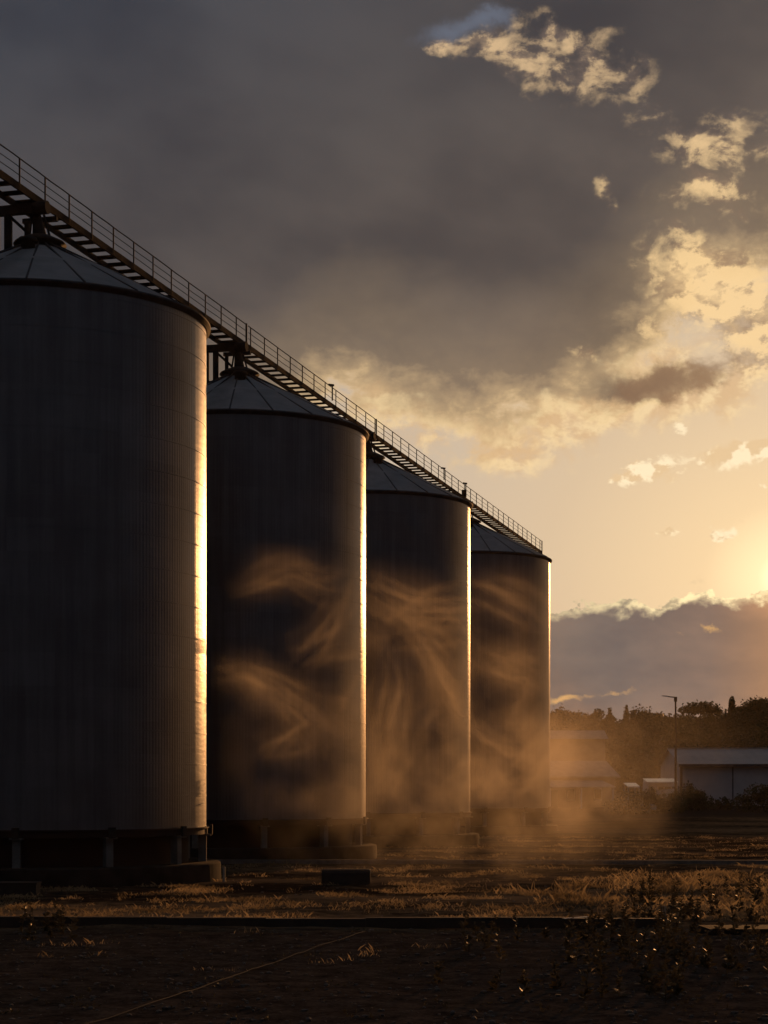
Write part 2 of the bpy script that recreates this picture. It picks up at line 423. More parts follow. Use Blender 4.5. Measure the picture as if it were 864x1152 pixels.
# ------------------------------------------------------------------ leaf / grass generators
def blades(pts, h, w, lean=.5, curl=.4):
    """one bent blade (quad + tip) per root point, as separate triangles pairs -> (n,4,3)"""
    n = len(pts); a = rng.uniform(0, 2*np.pi, n); le = rng.normal(0, lean, (n, 2)) * h[:, None]
    d = np.stack([np.cos(a), np.sin(a), np.zeros(n)], 1) * w[:, None] * .5
    tip = pts + np.concatenate([le, h[:, None]], 1)
    mid = pts + np.concatenate([le * .35, h[:, None] * .62], 1)
    return np.stack([pts - d, pts + d, mid + d * .8, tip], 1)
def gz(P): return np.array([ground_z(a, b) for a, b in P])
def inview(n, x0, x1, y0, y1, power=1.0):
    """random ground points seen between the given photo columns and distances"""
    Y = y0 + (y1 - y0) * rng.random(n) ** power; x = rng.uniform(x0, x1, n)
    return np.stack([(x - 432) / F * Y, Y], 1)
def patchy(P, thr=.0, sx=.25, sy=.12, seed=0.0):
    v = np.array([mnoise.noise(Vector((a * sx, b * sy, seed))) + .5 * mnoise.noise(Vector((a * sx * 3, b * sy * 3, seed + 5))) for a, b in P])
    return P[v > thr]
def lump(P, spread, per):
    Q = np.repeat(P, per, 0); return Q + rng.normal(0, spread, Q.shape)
# thin dry grass in tufts, 52..150 m
G = np.concatenate([patchy(inview(11000, -40, 930, 53, 82), .22, .35, .35), patchy(inview(9000, 200, 930, 82, 150), .16, .3, .2), patchy(inview(700, -30, 900, 38, 53), .46, .6, .6, 12.), patchy(inview(1400, -40, 930, 53, 62), .1, .5, .5, seed=3.)])
G = G[~((np.hypot(G[:,0]-silos[0].location.x, G[:,1]-79) < 7.8) | (np.hypot(G[:,0]-silos[1].location.x, G[:,1]-103.7) < 7.8) | (np.hypot(G[:,0]-silos[2].location.x, G[:,1]-129.8) < 7.8))]
Q = lump(G, .16, 13); n = len(Q)
P3 = np.concatenate([Q, gz(Q)[:, None] - .02], 1)
hh = rng.gamma(3.0, .021, n) + .02
tri_mesh('dry_grass', blades(P3, hh, rng.uniform(.007, .015, n), .55), 'dry', kind='stuff', label='dry golden grass in thin tufts over the yard')
# taller dry growth on the right
T = np.concatenate([patchy(inview(1300, 690, 940, 56, 84), .12, .5, .3, 2.), patchy(inview(400, 560, 700, 60, 76), .25, .4, .3, 6.)])
Q = lump(T, .26, 30); n = len(Q)
P3 = np.concatenate([Q, gz(Q)[:, None] - .02], 1)
hh = rng.gamma(3, .042, n) + .03
tri_mesh('tall_dry_grass', blades(P3, hh, rng.uniform(.008, .016, n), .45), 'dry', kind='stuff', label='taller tangled dry grass on the right side of the yard')
# dark leafy weeds in the foreground, leafy stems
def leafy(P, hmin, hmax, leaves, lw, spread=.12):
    out = []
    for (a, b) in P:
        h = random.uniform(hmin, hmax); g = ground_z(a, b); lx, ly = random.gauss(0, .14) * h, random.gauss(0, .14) * h
        L = leaves
        t = rng.random(L); base = np.stack([a + lx * t, b + ly * t, g + h * t], 1)
        d = rng.normal(0, 1, (L, 3)); d[:, 2] = np.abs(d[:, 2]) * .5 + .1; d /= np.linalg.norm(d, axis=1)[:, None]
        ln = rng.uniform(.5, 1.3, L)[:, None] * lw * (1.25 - .6 * t[:, None]); u = np.cross(d, rng.normal(0, 1, (L, 3))); u /= np.linalg.norm(u, axis=1)[:, None] + 1e-6
        wd = ln * .22
        out.append(np.stack([base, base + d * ln * .45 + u * wd, base + d * ln, base + d * ln * .5 - u * wd], 1))
        st = np.array([[a - .008, b, g], [a + .008, b, g], [a + lx + .004, b + ly, g + h], [a + lx - .004, b + ly, g + h]])
        out.append(st[None])
    return np.concatenate(out)
W = np.concatenate([inview(50, 640, 775, 33, 51, .8), inview(24, 750, 880, 38, 50), inview(12, 480, 640, 30, 48), inview(12, -10, 90, 47, 51), inview(60, 700, 900, 52, 66)])
tri_mesh('weeds', leafy(W, .25, .95, 46, .15), 'weed', kind='stuff', label='dark leafy weeds growing through the foreground tarmac')
W = patchy(inview(1500, -30, 900, 30, 51), .22, .8, .6, 9.)
tri_mesh('low_weeds', leafy(W, .02, .09, 6, .06), 'weed', kind='stuff', label='low scattered weeds and leaves on the shaded tarmac')
# stones
def stones(n, P, r0, r1):
    o = bmesh.new(); bmesh.ops.create_icosphere(o, subdivisions=1, radius=1)
    V = np.array([v.co[:] for v in o.verts]); Fc = np.array([[v.index for v in f.verts] for f in o.faces]); o.free()
    out = []
    for (a, b) in P:
        r = r0 + (r1 - r0) * random.random() ** 3
        vv = V * (1 + rng.normal(0, .13, (len(V), 1))) * np.array([random.uniform(.8, 1.5), random.uniform(.8, 1.3), random.uniform(.4, .8)]) * r
        vv = vv + np.array([a, b, ground_z(a, b) + r * .2]); out.append(vv[Fc])
    return np.concatenate(out)
tri_mesh('gravel', stones(0, np.concatenate([inview(2600, -30, 900, 29, 53), inview(1500, -30, 900, 53, 100)]), .012, .06), 'stone', kind='stuff', label='loose gravel and rubble on the ground')

# ------------------------------------------------------------------ trees, bushes, hills
def crown_tris(blobs, n, size):
    """n leaf clumps spread through the volume of several ellipsoids (cx,cy,cz,rx,ry,rz)"""
    w = np.array([b[3] * b[4] * b[5] for b in blobs]) ** .8; w /= w.sum(); k = rng.choice(len(blobs), n, p=w)
    B = np.array(blobs)[k]; d = rng.normal(0, 1, (n, 3)); d /= np.linalg.norm(d, axis=1)[:, None]
    r = rng.random(n) ** .45; r *= 1 + rng.normal(0, .10, n)
    c = B[:, :3] + d * r[:, None] * B[:, 3:]
    u = rng.normal(0, 1, (n, 3)); u /= np.linalg.norm(u, axis=1)[:, None]
    v = np.cross(u, rng.normal(0, 1, (n, 3))); v /= np.linalg.norm(v, axis=1)[:, None]
    s_ = size * rng.uniform(.5, 1.4, (n, 1))
    return np.stack([c - u * s_, c + v * s_ * .6, c + u * s_, c - v * s_ * .6], 1)
def tree(name, x, Y, ytop, ybase_z, blobs, label, n=900, size=.35, trunk_r=.3, cat='tree', group=None, bough=None):
    X = at(x, Y); zt = up(ytop, Y); H = zt - ybase_z
    root = empty(name, (X, Y, ybase_z), label, cat, group)
    bl = [(b[0]*H, b[1]*H, b[2]*H, b[3]*H, b[4]*H, b[5]*H) for b in blobs]
    tri_mesh('crown', crown_tris(bl, n, size), 'leaf', root)
    if trunk_r:
        t = MB(); top = bl[0]
        t.tube([(0, 0, -.5), (top[0]*.3, 0, H * .35), (top[0], top[1], top[2])], [trunk_r, trunk_r * .7, trunk_r * .25], 8)
        for b in bl[1:5]: t.tube([(top[0]*.3, 0, H * .38), ((b[0] + top[0]*.3) / 2, b[1] / 2, (b[2] + H * .4) / 2), b[:3]], [trunk_r * .5, trunk_r * .35, trunk_r * .12], 6)
        t.build('trunk', 'bark', root)
    return root
# ridge line of the hill as photographed (column, row)
RX = [-2000, 200, 560, 620, 645, 668, 690, 705, 722, 745, 765, 800, 822, 845, 870, 930, 1100, 1500, 3000]
RY = [830, 815, 800, 797, 799, 804, 811, 806, 798, 799, 804, 802, 794, 786, 780, 772, 782, 800, 830]
def ridge(x): return np.interp(x, RX, RY)
YR = 430.0
def hill_z(X, Y):
    x = 432 + X / Y * F if Y > 0 else 432
    x = 432 + X / YR * F
    zr = up(ridge(x) + 17, YR)
    t = min(max((Y - 285) / (YR - 285), 0), 1); b = 1.9
    if Y <= YR: return b - .6 + (zr - b) * t ** 1.25
    return b - .6 + (zr - b) * max(0, 1 - ((Y - YR) / 400) ** 2)
hx = list(np.arange(-600, 0, 40)) + list(np.arange(0, 260, 4)) + list(np.arange(260, 900, 40)); hy = list(np.arange(285, 470, 8)) + [490, 530, 580, 640, 700, 760, 830]
mb = MB(); n = len(hx)
mb.add([(a, b, hill_z(a, b) + (1.2 * mnoise.noise(Vector((a*.05, b*.05, 0))) if b > 295 else -.3)) for b in hy for a in hx], [(j*n+i, j*n+i+1, (j+1)*n+i+1, (j+1)*n+i) for j in range(len(hy)-1) for i in range(n-1)], True)
M['hill'] = simple('hill_soil', (.03, .03, .018), (.05, .045, .025), .05, .95, 0, 0)
mb.build('hills', 'hill', kind='structure')
out = []
for q in range(1500):
    Y = random.uniform(300, 445) if q % 3 else random.uniform(415, 432); x = random.uniform(560, 960); X = at(x, Y)
    if hill_z(X, Y) < 0: continue
    h = random.uniform(2.0, 6.4) * (.8 + .5 * mnoise.noise(Vector((X * .08, Y * .08, 4)))); r = h * random.uniform(.32, .6)
    if Y > 412: h *= .72
    g = hill_z(X, Y) + .4
    bl = [(X + random.gauss(0, r*.4), Y + random.gauss(0, r*.4), g + h * random.uniform(.35, .75), r * .75, r * .75, h * .32) for _ in range(4)]
    if q % 9 == 0: bl.append((X, Y, g + h * .9, r * .3, r * .3, h * .45))
    out.append(crown_tris(bl, 130, .34))
tri_mesh('woodland', np.concatenate(out), 'wood', kind='stuff', label='dark woodland covering the far hill, read as one mass')
gb = 1.9
def on_hill(x, Y): return hill_z(at(x, Y), Y) + .3
tree('cypress_tree', 704.5, 425, 792, on_hill(704, 425), [(0, 0, .5, .10, .10, .48), (0, 0, .3, .15, .15, .3), (.01, 0, .78, .06, .06, .24)], 'slim pointed cypress alone in the dip of the hill line', 1500, .22, .2)
tree('pine_tree', 686, 420, 796, on_hill(686, 420), [(0, 0, .55, .16, .16, .28), (-.12, 0, .42, .16, .14, .10), (.14, 0, .38, .2, .15, .08), (.06, 0, .62, .16, .14, .08), (0, 0, .85, .07, .07, .16)], 'conifer with tiered uneven boughs, left of the slim cypress', 1200, .3, .3)
tree('pine_tree', 673, 420, 795, on_hill(673, 420), [(0, 0, .75, .22, .2, .2), (-.14, 0, .6, .14, .14, .14), (.12, 0, .5, .14, .14, .16)], 'thin loose-crowned tree on the hill line, left of the tiered conifer', 420, .3, .25)
tree('umbrella_pine', 788, 410, 788, on_hill(788, 410), [(0, 0, .80, .50, .4, .18), (-.3, 0, .74, .28, .2, .12), (.3, 0, .74, .30, .2, .13), (-.35, 0, .5, .28, .2, .14), (.22, .0, .55, .2, .2, .10)], 'broad flat-topped pine on the hill line, right of the lamp post', 1900, .32, .35)
tree('cypress_tree', 823.5, 425, 783.5, on_hill(823, 425), [(0, 0, .5, .13, .13, .46), (0, 0, .75, .1, .1, .25)], 'small blunt cypress standing on the rising ridge above the warehouse', 1300, .25, .2)
tree('ridge_tree', 852, 424, 782, on_hill(852, 424), [(0, 0, .55, .4, .4, .4), (-.5, 0, .4, .35, .3, .3), (.45, 0, .42, .4, .3, .3)], 'ragged round tree on the ridge at the right edge of the photo', 900, .3, .3)
for (x, Y, yt, wd, n_, lb) in [(772, 196, 880, .8, 1600, 'low spreading bush at the left corner of the warehouse'),
        (783, 194, 887, 1.0, 1300, 'rounded low bush in front of the warehouse wall, left of its panel joint'),
        (853, 192, 881, 1.1, 2200, 'large dark bush against the warehouse at the right edge'),
        (713, 187, 888.5, 1.5, 1300, 'wide low bush in front of the small pale car'),
        (731, 188, 884, .5, 1300, 'upright bush between the pale car and the white van'),
        (750, 189, 891, 1.2, 1400, 'wide low bush in front of the white van'),
        (812, 196, 896, 1.3, 500, 'tiny low shrub at the foot of the warehouse wall, under its panel joint')]:
    tree('bush', x, Y, yt, ground_z(at(x, Y), Y) - .1, [(0, 0, .5, .5*wd, .5, .48), (-.45*wd, 0, .36, .35*wd, .4, .34), (.5*wd, .1, .38, .38*wd, .4, .34), (.2*wd, 0, .72, .22*wd, .3, .25)], lb, n_, .14, .05, 'bush', 'bushes along the road')

# ------------------------------------------------------------------ buildings
def warehouse():
    Y = 214.0; gz_ = 1.9; X0 = at(766.5, Y); X1 = X0 + 32
    root = empty('warehouse', (X0, Y, gz_), 'long pale warehouse with a low metal roof behind the bushes at the right', 'warehouse')
    ze = up(858, Y) - gz_; zr = up(842.5, Y + 8) - gz_; D = 16; L = X1 - X0
    w = MB(); w.add([(0,0,-.3),(L,0,-.3),(L,D,-.3),(0,D,-.3),(0,0,ze),(L,0,ze),(L,D,ze),(0,D,ze),(0,D/2,zr-.1),(L,D/2,zr-.1)],
        [(0,1,5,4),(2,3,7,6),(0,4,8,7,3),(1,2,6,9,5)])
    wl = w.build('wall', 'wall', root)
    for X in (0.06, 5.9, 11.8, 17.6, 23.4, 29.2):
        p = MB(); p.box((X, -.03, ze / 2 - .1), (.12, .1, ze)); p.build('panel_joint', 'rib', root)
    r = MB()
    for s_ in (0, 1):
        ya, yb = (-.6, D/2) if s_ == 0 else (D + .6, D/2)
        za = ze - .15
        n = int(L / .5); q = [(-.4 + i * (L + .8) / n, .03 * (i % 2)) for i in range(n + 1)]
        vs = [(a, ya, za + h) for a, h in q] + [(a, yb, zr + h) for a, h in q] + [(a, ya, za + h - .08) for a, h in q] + [(a, yb, zr + h - .08) for a, h in q]
        m = n + 1
        r.add(vs, [(i, i+1, m+i+1, m+i) for i in range(n)] + [(2*m+i, 3*m+i, 3*m+i+1, 2*m+i+1) for i in range(n)] + [(i, 2*m+i, 2*m+i+1, i+1) for i in range(n)])
    rf = r.build('roof', 'wroof', root)
    g = MB(); g.bar((-.4, D/2, zr + .08), (L + .4, D/2, zr + .08), .4, .12); g.build('ridge_cap', 'wroof', rf)
    f = MB(); f.bar((-.4, -.66, ze - .35), (L + .4, -.66, ze - .35), .14, .34); f.build('gutter', 'rib', rf)
    p = MB(); p.tube([(-.1, -.1, -.2), (-.1, -.1, ze - .4)], .09, 8); p.build('downpipe', 'rib', root)
    return root
warehouse()
def house():
    Y = 204.0; gz_ = 1.7; rz = R_(24); X = at(692, Y)
    root = empty('house', (X, Y, gz_), 'small gabled farmhouse seen through the dust, between the farthest silo and the vehicles', 'house', rz=rz)
    W, L = 5.2, 16.0; ze = up(872, Y) - gz_; zr = up(857, Y) - gz_      # gable end spans -x.. ; ridge runs towards -x
    w = MB(); w.add([(-L,0,-.5),(0,0,-.5),(0,W,-.5),(-L,W,-.5),(-L,0,ze),(0,0,ze),(0,W,ze),(-L,W,ze),(0,W/2,zr-.05),(-L,W/2,zr-.05)],
        [(0,1,5,4),(2,3,7,6),(1,2,6,8,5),(3,0,4,9,7)]); w.build('wall', 'render', root)
    r = MB()
    for ya in (-.5, W + .5):
        s_ = (W/2 - ya); zz = ze - .5 * (zr - ze) / (W/2)
        r.add([(-L-.4, ya, zz), (.4, ya, zz), (.4, W/2, zr), (-L-.4, W/2, zr), (-L-.4, ya, zz+.14), (.4, ya, zz+.14), (.4, W/2, zr+.14), (-L-.4, W/2, zr+.14)],
              [(0,1,2,3),(7,6,5,4),(0,4,5,1),(1,5,6,2),(3,7,4,0)])
    r.build('roof', 'tiles', root)
    for X_ in (-13.2, -9.6, -5.6, -2.2):
        f = MB(); f.box((X_, -.02, 1.55), (1.0, .1, 1.3)); fo = f.build('window', 'white', root)
        g = MB(); g.box((X_, -.08, 1.55), (.8, .03, 1.1)); g.build('pane', 'glass', fo)
    f = MB(); f.box((-7.7, -.02, .95), (1.0, .1, 2.1)); f.build('door', 'rib', root)
    # open lean-to in front on pale posts
    a = MB(); a.add([(-14, -3.2, 2.25), (-1.8, -3.2, 2.25), (-1.8, -.05, 3.0), (-14, -.05, 3.0), (-14, -3.2, 2.37), (-1.8, -3.2, 2.37), (-1.8, -.05, 3.12), (-14, -.05, 3.12)], [(3,2,1,0),(4,5,6,7),(0,1,5,4),(1,2,6,5),(3,0,4,7)])
    a.build('porch_roof', 'tiles', root)
    for X_ in (-13.5, -9.8, -6.0, -2.1):
        p = MB(); p.bar((X_, -3.0, -.3), (X_, -3.0, 2.25), .16); p.build('porch_post', 'white', root)
    return root
house()
# long shed roof higher up behind the house
Yl = 262.0; mb = MB()
X0, X1 = at(560, Yl), at(681, Yl); z0, z1 = up(829, Yl) , up(821, Yl)
root = empty('long_shed', (X0, Yl, 1.5), 'long low shed roof half hidden in the dust behind the farmhouse', 'shed')
mb.add([(0,0,-.2),(X1-X0,0,-.2),(X1-X0,9,-.2),(0,9,-.2),(0,0,z0-1.6),(X1-X0,0,z0-1.6),(X1-X0,9,z0-1.6),(0,9,z0-1.6),(0,4.5,z1-1.6),(X1-X0,4.5,z1-1.6)], [(0,1,5,4),(2,3,7,6),(1,2,6,9,5),(3,0,4,8,7)])
mb.build('wall', 'render', root)
mb = MB(); mb.add([(-.4,-.6,z0-1.8),(X1-X0+.4,-.6,z0-1.8),(X1-X0+.4,4.5,z1-1.45),(-.4,4.5,z1-1.45),(-.4,9.6,z0-1.8),(X1-X0+.4,9.6,z0-1.8)], [(0,1,2,3),(3,2,5,4)]); mb.build('roof', 'tiles', root)
# street lamp
Yp = 199.0; Xp = at(760, Yp); gp = ground_z(Xp, Yp); zt = up(784, Yp) - gp
root = empty('street_lamp', (Xp, Yp, gp), 'tall lone lamp post with one short arm, beside the warehouse corner', 'street lamp')
mb = MB(); mb.tube([(0,0,-.3),(0,0,1.2),(.02,0,zt*.6),(0,0,zt)], [.17,.14,.11,.09], 10); mb.build('pole', 'steel', root)
mb = MB(); mb.tube([(0.1,0,zt - .05),(-.6,-.05,zt + .0),(-.85,-.05,zt + .04)], .055, 8); mb.box((0, 0, zt - .25), (.3, .26, .5)); mb.build('arm', 'steel', root)
mb = MB(); mb.add([(-.8,-.17,zt),(-1.45,-.13,zt+.07),(-1.45,.09,zt+.07),(-.8,.13,zt),(-.8,-.17,zt+.12),(-1.45,-.1,zt+.15),(-1.45,.07,zt+.15),(-.8,.13,zt+.12)], [(3,2,1,0),(4,5,6,7),(0,1,5,4),(1,2,6,5),(2,3,7,6),(3,0,4,7)]); mb.build('lamp_head', 'wall', root)
# vehicles
def vehicle(name, x, Y, label, cat, van, rz):
    X = at(x, Y); g = ground_z(X, Y); root = empty(name, (X, Y, g), label, cat, rz=rz)
    if van: prof = [(-2.5,.45),(-2.52,1.4),(-2.5,2.75),(-2.4,2.9),(.95,2.95),(1.25,2.82),(1.85,1.85),(2.5,1.45),(2.65,1.0),(2.65,.45)]; hw = .95
    else: prof = [(-2.1,.4),(-2.1,.85),(-1.9,1.05),(-1.35,1.12),(-.85,1.5),(.45,1.52),(1.05,1.08),(1.9,.92),(2.1,.72),(2.1,.4)]; hw = .85
    m = len(prof); vs = []; zm = max(p[1] for p in prof)
    for sy, k in ((-1, .93), (-.93, 1), (.93, 1), (1, .93)):
        for (a, z) in prof:
            tk = 1 - .14 * max(0, (z - 1.0) / zm); vs.append((a * k, sy * hw * tk, .45 + (z - .45) * (k if z > .5 else 1)))
    b = MB(); b.add(vs, [(i*m+j, i*m+(j+1) % m, (i+1)*m+(j+1) % m, (i+1)*m+j) for i in range(3) for j in range(m)] + [tuple(range(m))[::-1], tuple(3*m+j for j in range(m))], False)
    b.build('body', 'white', root)
    for sy in (-1, 1):
        w = MB(); zc = 2.0 if van else 1.28; y_ = sy * (hw * .925 + .004)
        xs = ((.45, 1.35), (-.9, .35), (-2.1, -1.0)) if van else ((-.1, .55), (-.8, -.18))
        for a, c in xs: w.box(((a + c) / 2, y_, zc), (c - a, .03, .5 if van else .32))
        w.build('side_window', 'glass', root)
        for a in ((-1.6, 1.75) if van else (-1.3, 1.3)):
            t = MB(); t.tube([(a, sy * (hw - .22), .33), (a, sy * (hw + .01), .33)], .33, 18); to = t.build('wheel', 'rubber', root)
            t = MB(); t.tube([(a, sy * (hw + .0), .33), (a, sy * (hw + .03), .33)], .19, 12); t.build('rim', 'tin', to)
    w = MB(); w.bar((1.55, 0, 2.33) if van else (.78, 0, 1.33), (1.555, 0, 2.34) if van else (.79, 0, 1.34), hw * 1.5, .02)
    return root
vehicle('parked_van', 745, 203, 'white van parked behind the bushes, left of the lamp post and warehouse', 'van', True, R_(48))
vehicle('parked_car', 715, 188, 'small white car parked between the farmhouse and the white van', 'car', False, R_(-10))

def canopy(x0, x1, ytop, Y, label):
    X0, X1 = at(x0, Y), at(x1, Y); g = ground_z(X0, Y); zt = up(ytop, Y) - g; w = X1 - X0; d_ = 3.4
    root = empty('canopy', (X0, Y, g), label, 'canopy', 'white topped canopies beside the warehouse')
    mb = MB(); vs = []
    for k, (yy, zz) in enumerate(((0, zt - .38), (d_, zt))):
        vs += [(0, yy, zz), (w, yy, zz), (w, yy, zz - .06), (0, yy, zz - .06)]
    mb.add(vs, [(0,1,5,4), (3,7,6,2), (0,3,2,1), (4,5,6,7), (0,4,7,3), (1,2,6,5)]); rf = mb.build('canopy_roof', 'gloss', root)
    mb = MB(); mb.bar((0, -.05, zt - .46), (w, -.05, zt - .46), .08, .10); mb.build('fascia', 'white', rf)
    for a in (.1, w - .1):
        for b, h in ((.15, zt - .45), (d_ - .15, zt - .1)):
            mb = MB(); mb.bar((a, b, -.2), (a, b, h), .09); mb.build('post', 'white', root)
canopy(728, 763, 875.5, 200, 'wider white topped canopy between the bushes and the lamp post')
canopy(706, 720, 880.5, 196, 'narrow white topped canopy, left of the wider one near the farmhouse')

# ------------------------------------------------------------------ smoke / dust
def volume_material(name, color, aniso, dens):
    m = bpy.data.materials.new(name); m.use_nodes = True; nt = m.node_tree; nt.nodes.clear()
    o = nt.nodes.new('ShaderNodeOutputMaterial'); p = nt.nodes.new('ShaderNodeVolumePrincipled')
    p.inputs['Color'].default_value = (*color, 1); p.inputs['Anisotropy'].default_value = aniso
    p.inputs['Density'].default_value = dens; nt.links.new(p.outputs[0], o.inputs['Volume'])
    return m, nt, p
def strand_mesh(name, strands):
    me = bpy.data.meshes.new(name); vs, es = [], []
    for st in strands:
        o = len(vs); vs += [tuple(p) for p in st]; es += [(o + i, o + i + 1) for i in range(len(st) - 1)]
    me.from_pydata(vs, es, [])
    at_ = me.attributes.new('fade', 'FLOAT', 'POINT'); fd = []
    for st in strands:
        n = len(st); k = random.uniform(.5, 1.25); fd += [k * math.sin(math.pi * min(1, (i + .3) / (n - .4))) ** .9 for i in range(n)]
    at_.data.foreach_set('value', fd); return me
SM = 78.5                                              # distance of the drifting dust
def wisp(path, count, spread, Y=SM, depth=2.2):
    """bundle of nearly parallel strands following a hand-drawn path (photo columns / rows at distance Y)"""
    P = np.array([[at(x, Y), 0.0, up(y, Y)] for x, y in path]); n = 26
    t = np.linspace(0, len(P) - 1, n)
    cr = np.stack([np.interp(t, range(len(P)), P[:, k]) for k in range(3)], 1)
    for _ in range(3): cr[1:-1] = (cr[:-2] + cr[1:-1] * 2 + cr[2:]) / 4
    out = []
    for c in range(count):
        u = random.gauss(0, 1); w = random.gauss(0, 1); ph = random.uniform(0, 6); ph2 = random.uniform(0, 6)
        a, b = sorted((random.random() ** 1.5 * .3, 1 - random.random() ** 1.5 * .35)); i0, i1 = int(a * (n-1)), max(int(b * (n-1)), int(a * (n-1)) + 4)
        tt = np.linspace(0, 1, n); sp = spread * (.35 + .9 * tt)
        q = cr.copy(); tg = np.gradient(cr, axis=0); tg /= np.linalg.norm(tg, axis=1)[:, None] + 1e-6
        nr = np.stack([-tg[:, 2], 0 * tg[:, 0], tg[:, 0]], 1)
        q += nr * (u * sp + .12 * np.sin(tt * 7 + ph) * spread * 2)[:, None]
        q[:, 1] = Y + w * depth * .5 + .5 * np.sin(tt * 5 + ph2)
        out.append(q[i0:min(i1, n) + 1])
    return out
paths = [  # (path, strands, spread m)
    ([(262, 668), (300, 650), (335, 644), (375, 662), (408, 652)], 12, .5),
    ([(244, 748), (285, 756), (322, 782), (352, 812), (378, 834)], 20, .36),
    ([(240, 770), (285, 758), (330, 775), (375, 810), (400, 830)], 8, .5),
    ([(405, 650), (440, 668), (480, 690), (525, 694), (575, 690)], 22, .50),
    ([(340, 745), (370, 722), (405, 708), (440, 690)], 9, .5),
    ([(410, 690), (445, 715), (490, 700), (530, 675)], 8, .5),
    ([(440, 700), (455, 760), (440, 820), (410, 842)], 10, .6),
    ([(470, 700), (500, 750), (525, 800), (560, 850)], 12, .6),
    ([(530, 660), (560, 668), (600, 690), (625, 720)], 9, .5),
    ([(530, 725), (565, 745), (595, 758), (625, 775)], 18, .42),
    ([(530, 800), (560, 830), (590, 842), (622, 820)], 14, .36),
    ([(410, 640), (380, 700), (350, 735), (330, 745)], 6, .5),
    ([(420, 660), (470, 700), (520, 740), (545, 790)], 9, .7),
    ([(300, 850), (330, 820), (345, 790)], 6, .7),
    ([(560, 900), (600, 850), (625, 800), (640, 760)], 10, .7),
    ([(440, 900), (470, 850), (480, 800), (500, 760)], 9, .8),
]
strands = []
for p, c, s_ in paths: strands += wisp([(x - 10, y) for x, y in p], c, s_ * 1.1)
def smoke_volume(name, label, lo, hi, res, strand_me, build, mat):
    me = bpy.data.meshes.new(name); me.from_pydata([lo, hi], [], [])
    ob = bpy.data.objects.new(name, me); C.objects.link(ob); ob['kind'] = 'stuff'; ob['label'] = label
    ng = bpy.data.node_groups.new(name + '_nodes', 'GeometryNodeTree')
    ng.interface.new_socket('Geometry', in_out='INPUT', socket_type='NodeSocketGeometry')
    ng.interface.new_socket('Geometry', in_out='OUTPUT', socket_type='NodeSocketGeometry')
    go = ng.nodes.new('NodeGroupOutput'); gi = ng.nodes.new('NodeGroupInput')
    vc = ng.nodes.new('GeometryNodeVolumeCube'); vc.inputs['Min'].default_value = lo; vc.inputs['Max'].default_value = hi
    for k, r in zip(('X', 'Y', 'Z'), res): vc.inputs['Resolution ' + k].default_value = r
    pos = ng.nodes.new('GeometryNodeInputPosition').outputs[0]
    dens = build(ng, pos, gi.outputs[0]); ng.links.new(dens.s, vc.inputs['Density'])
    sm = ng.nodes.new('GeometryNodeSetMaterial'); sm.inputs['Material'].default_value = mat
    ng.links.new(vc.outputs[0], sm.inputs[0]); ng.links.new(sm.outputs[0], go.inputs[0])
    if strand_me is not None:
        ob.data = strand_me
    md = ob.modifiers.new('fill', 'NODES'); md.node_group = ng
    return ob
def blob(ng, x, y, z, c, r):
    dx, dy, dz = (x - c[0]) / r[0], (y - c[1]) / r[1], (z - c[2]) / r[2]
    return ((dx * dx + dy * dy + dz * dz) * -1.0).exp()
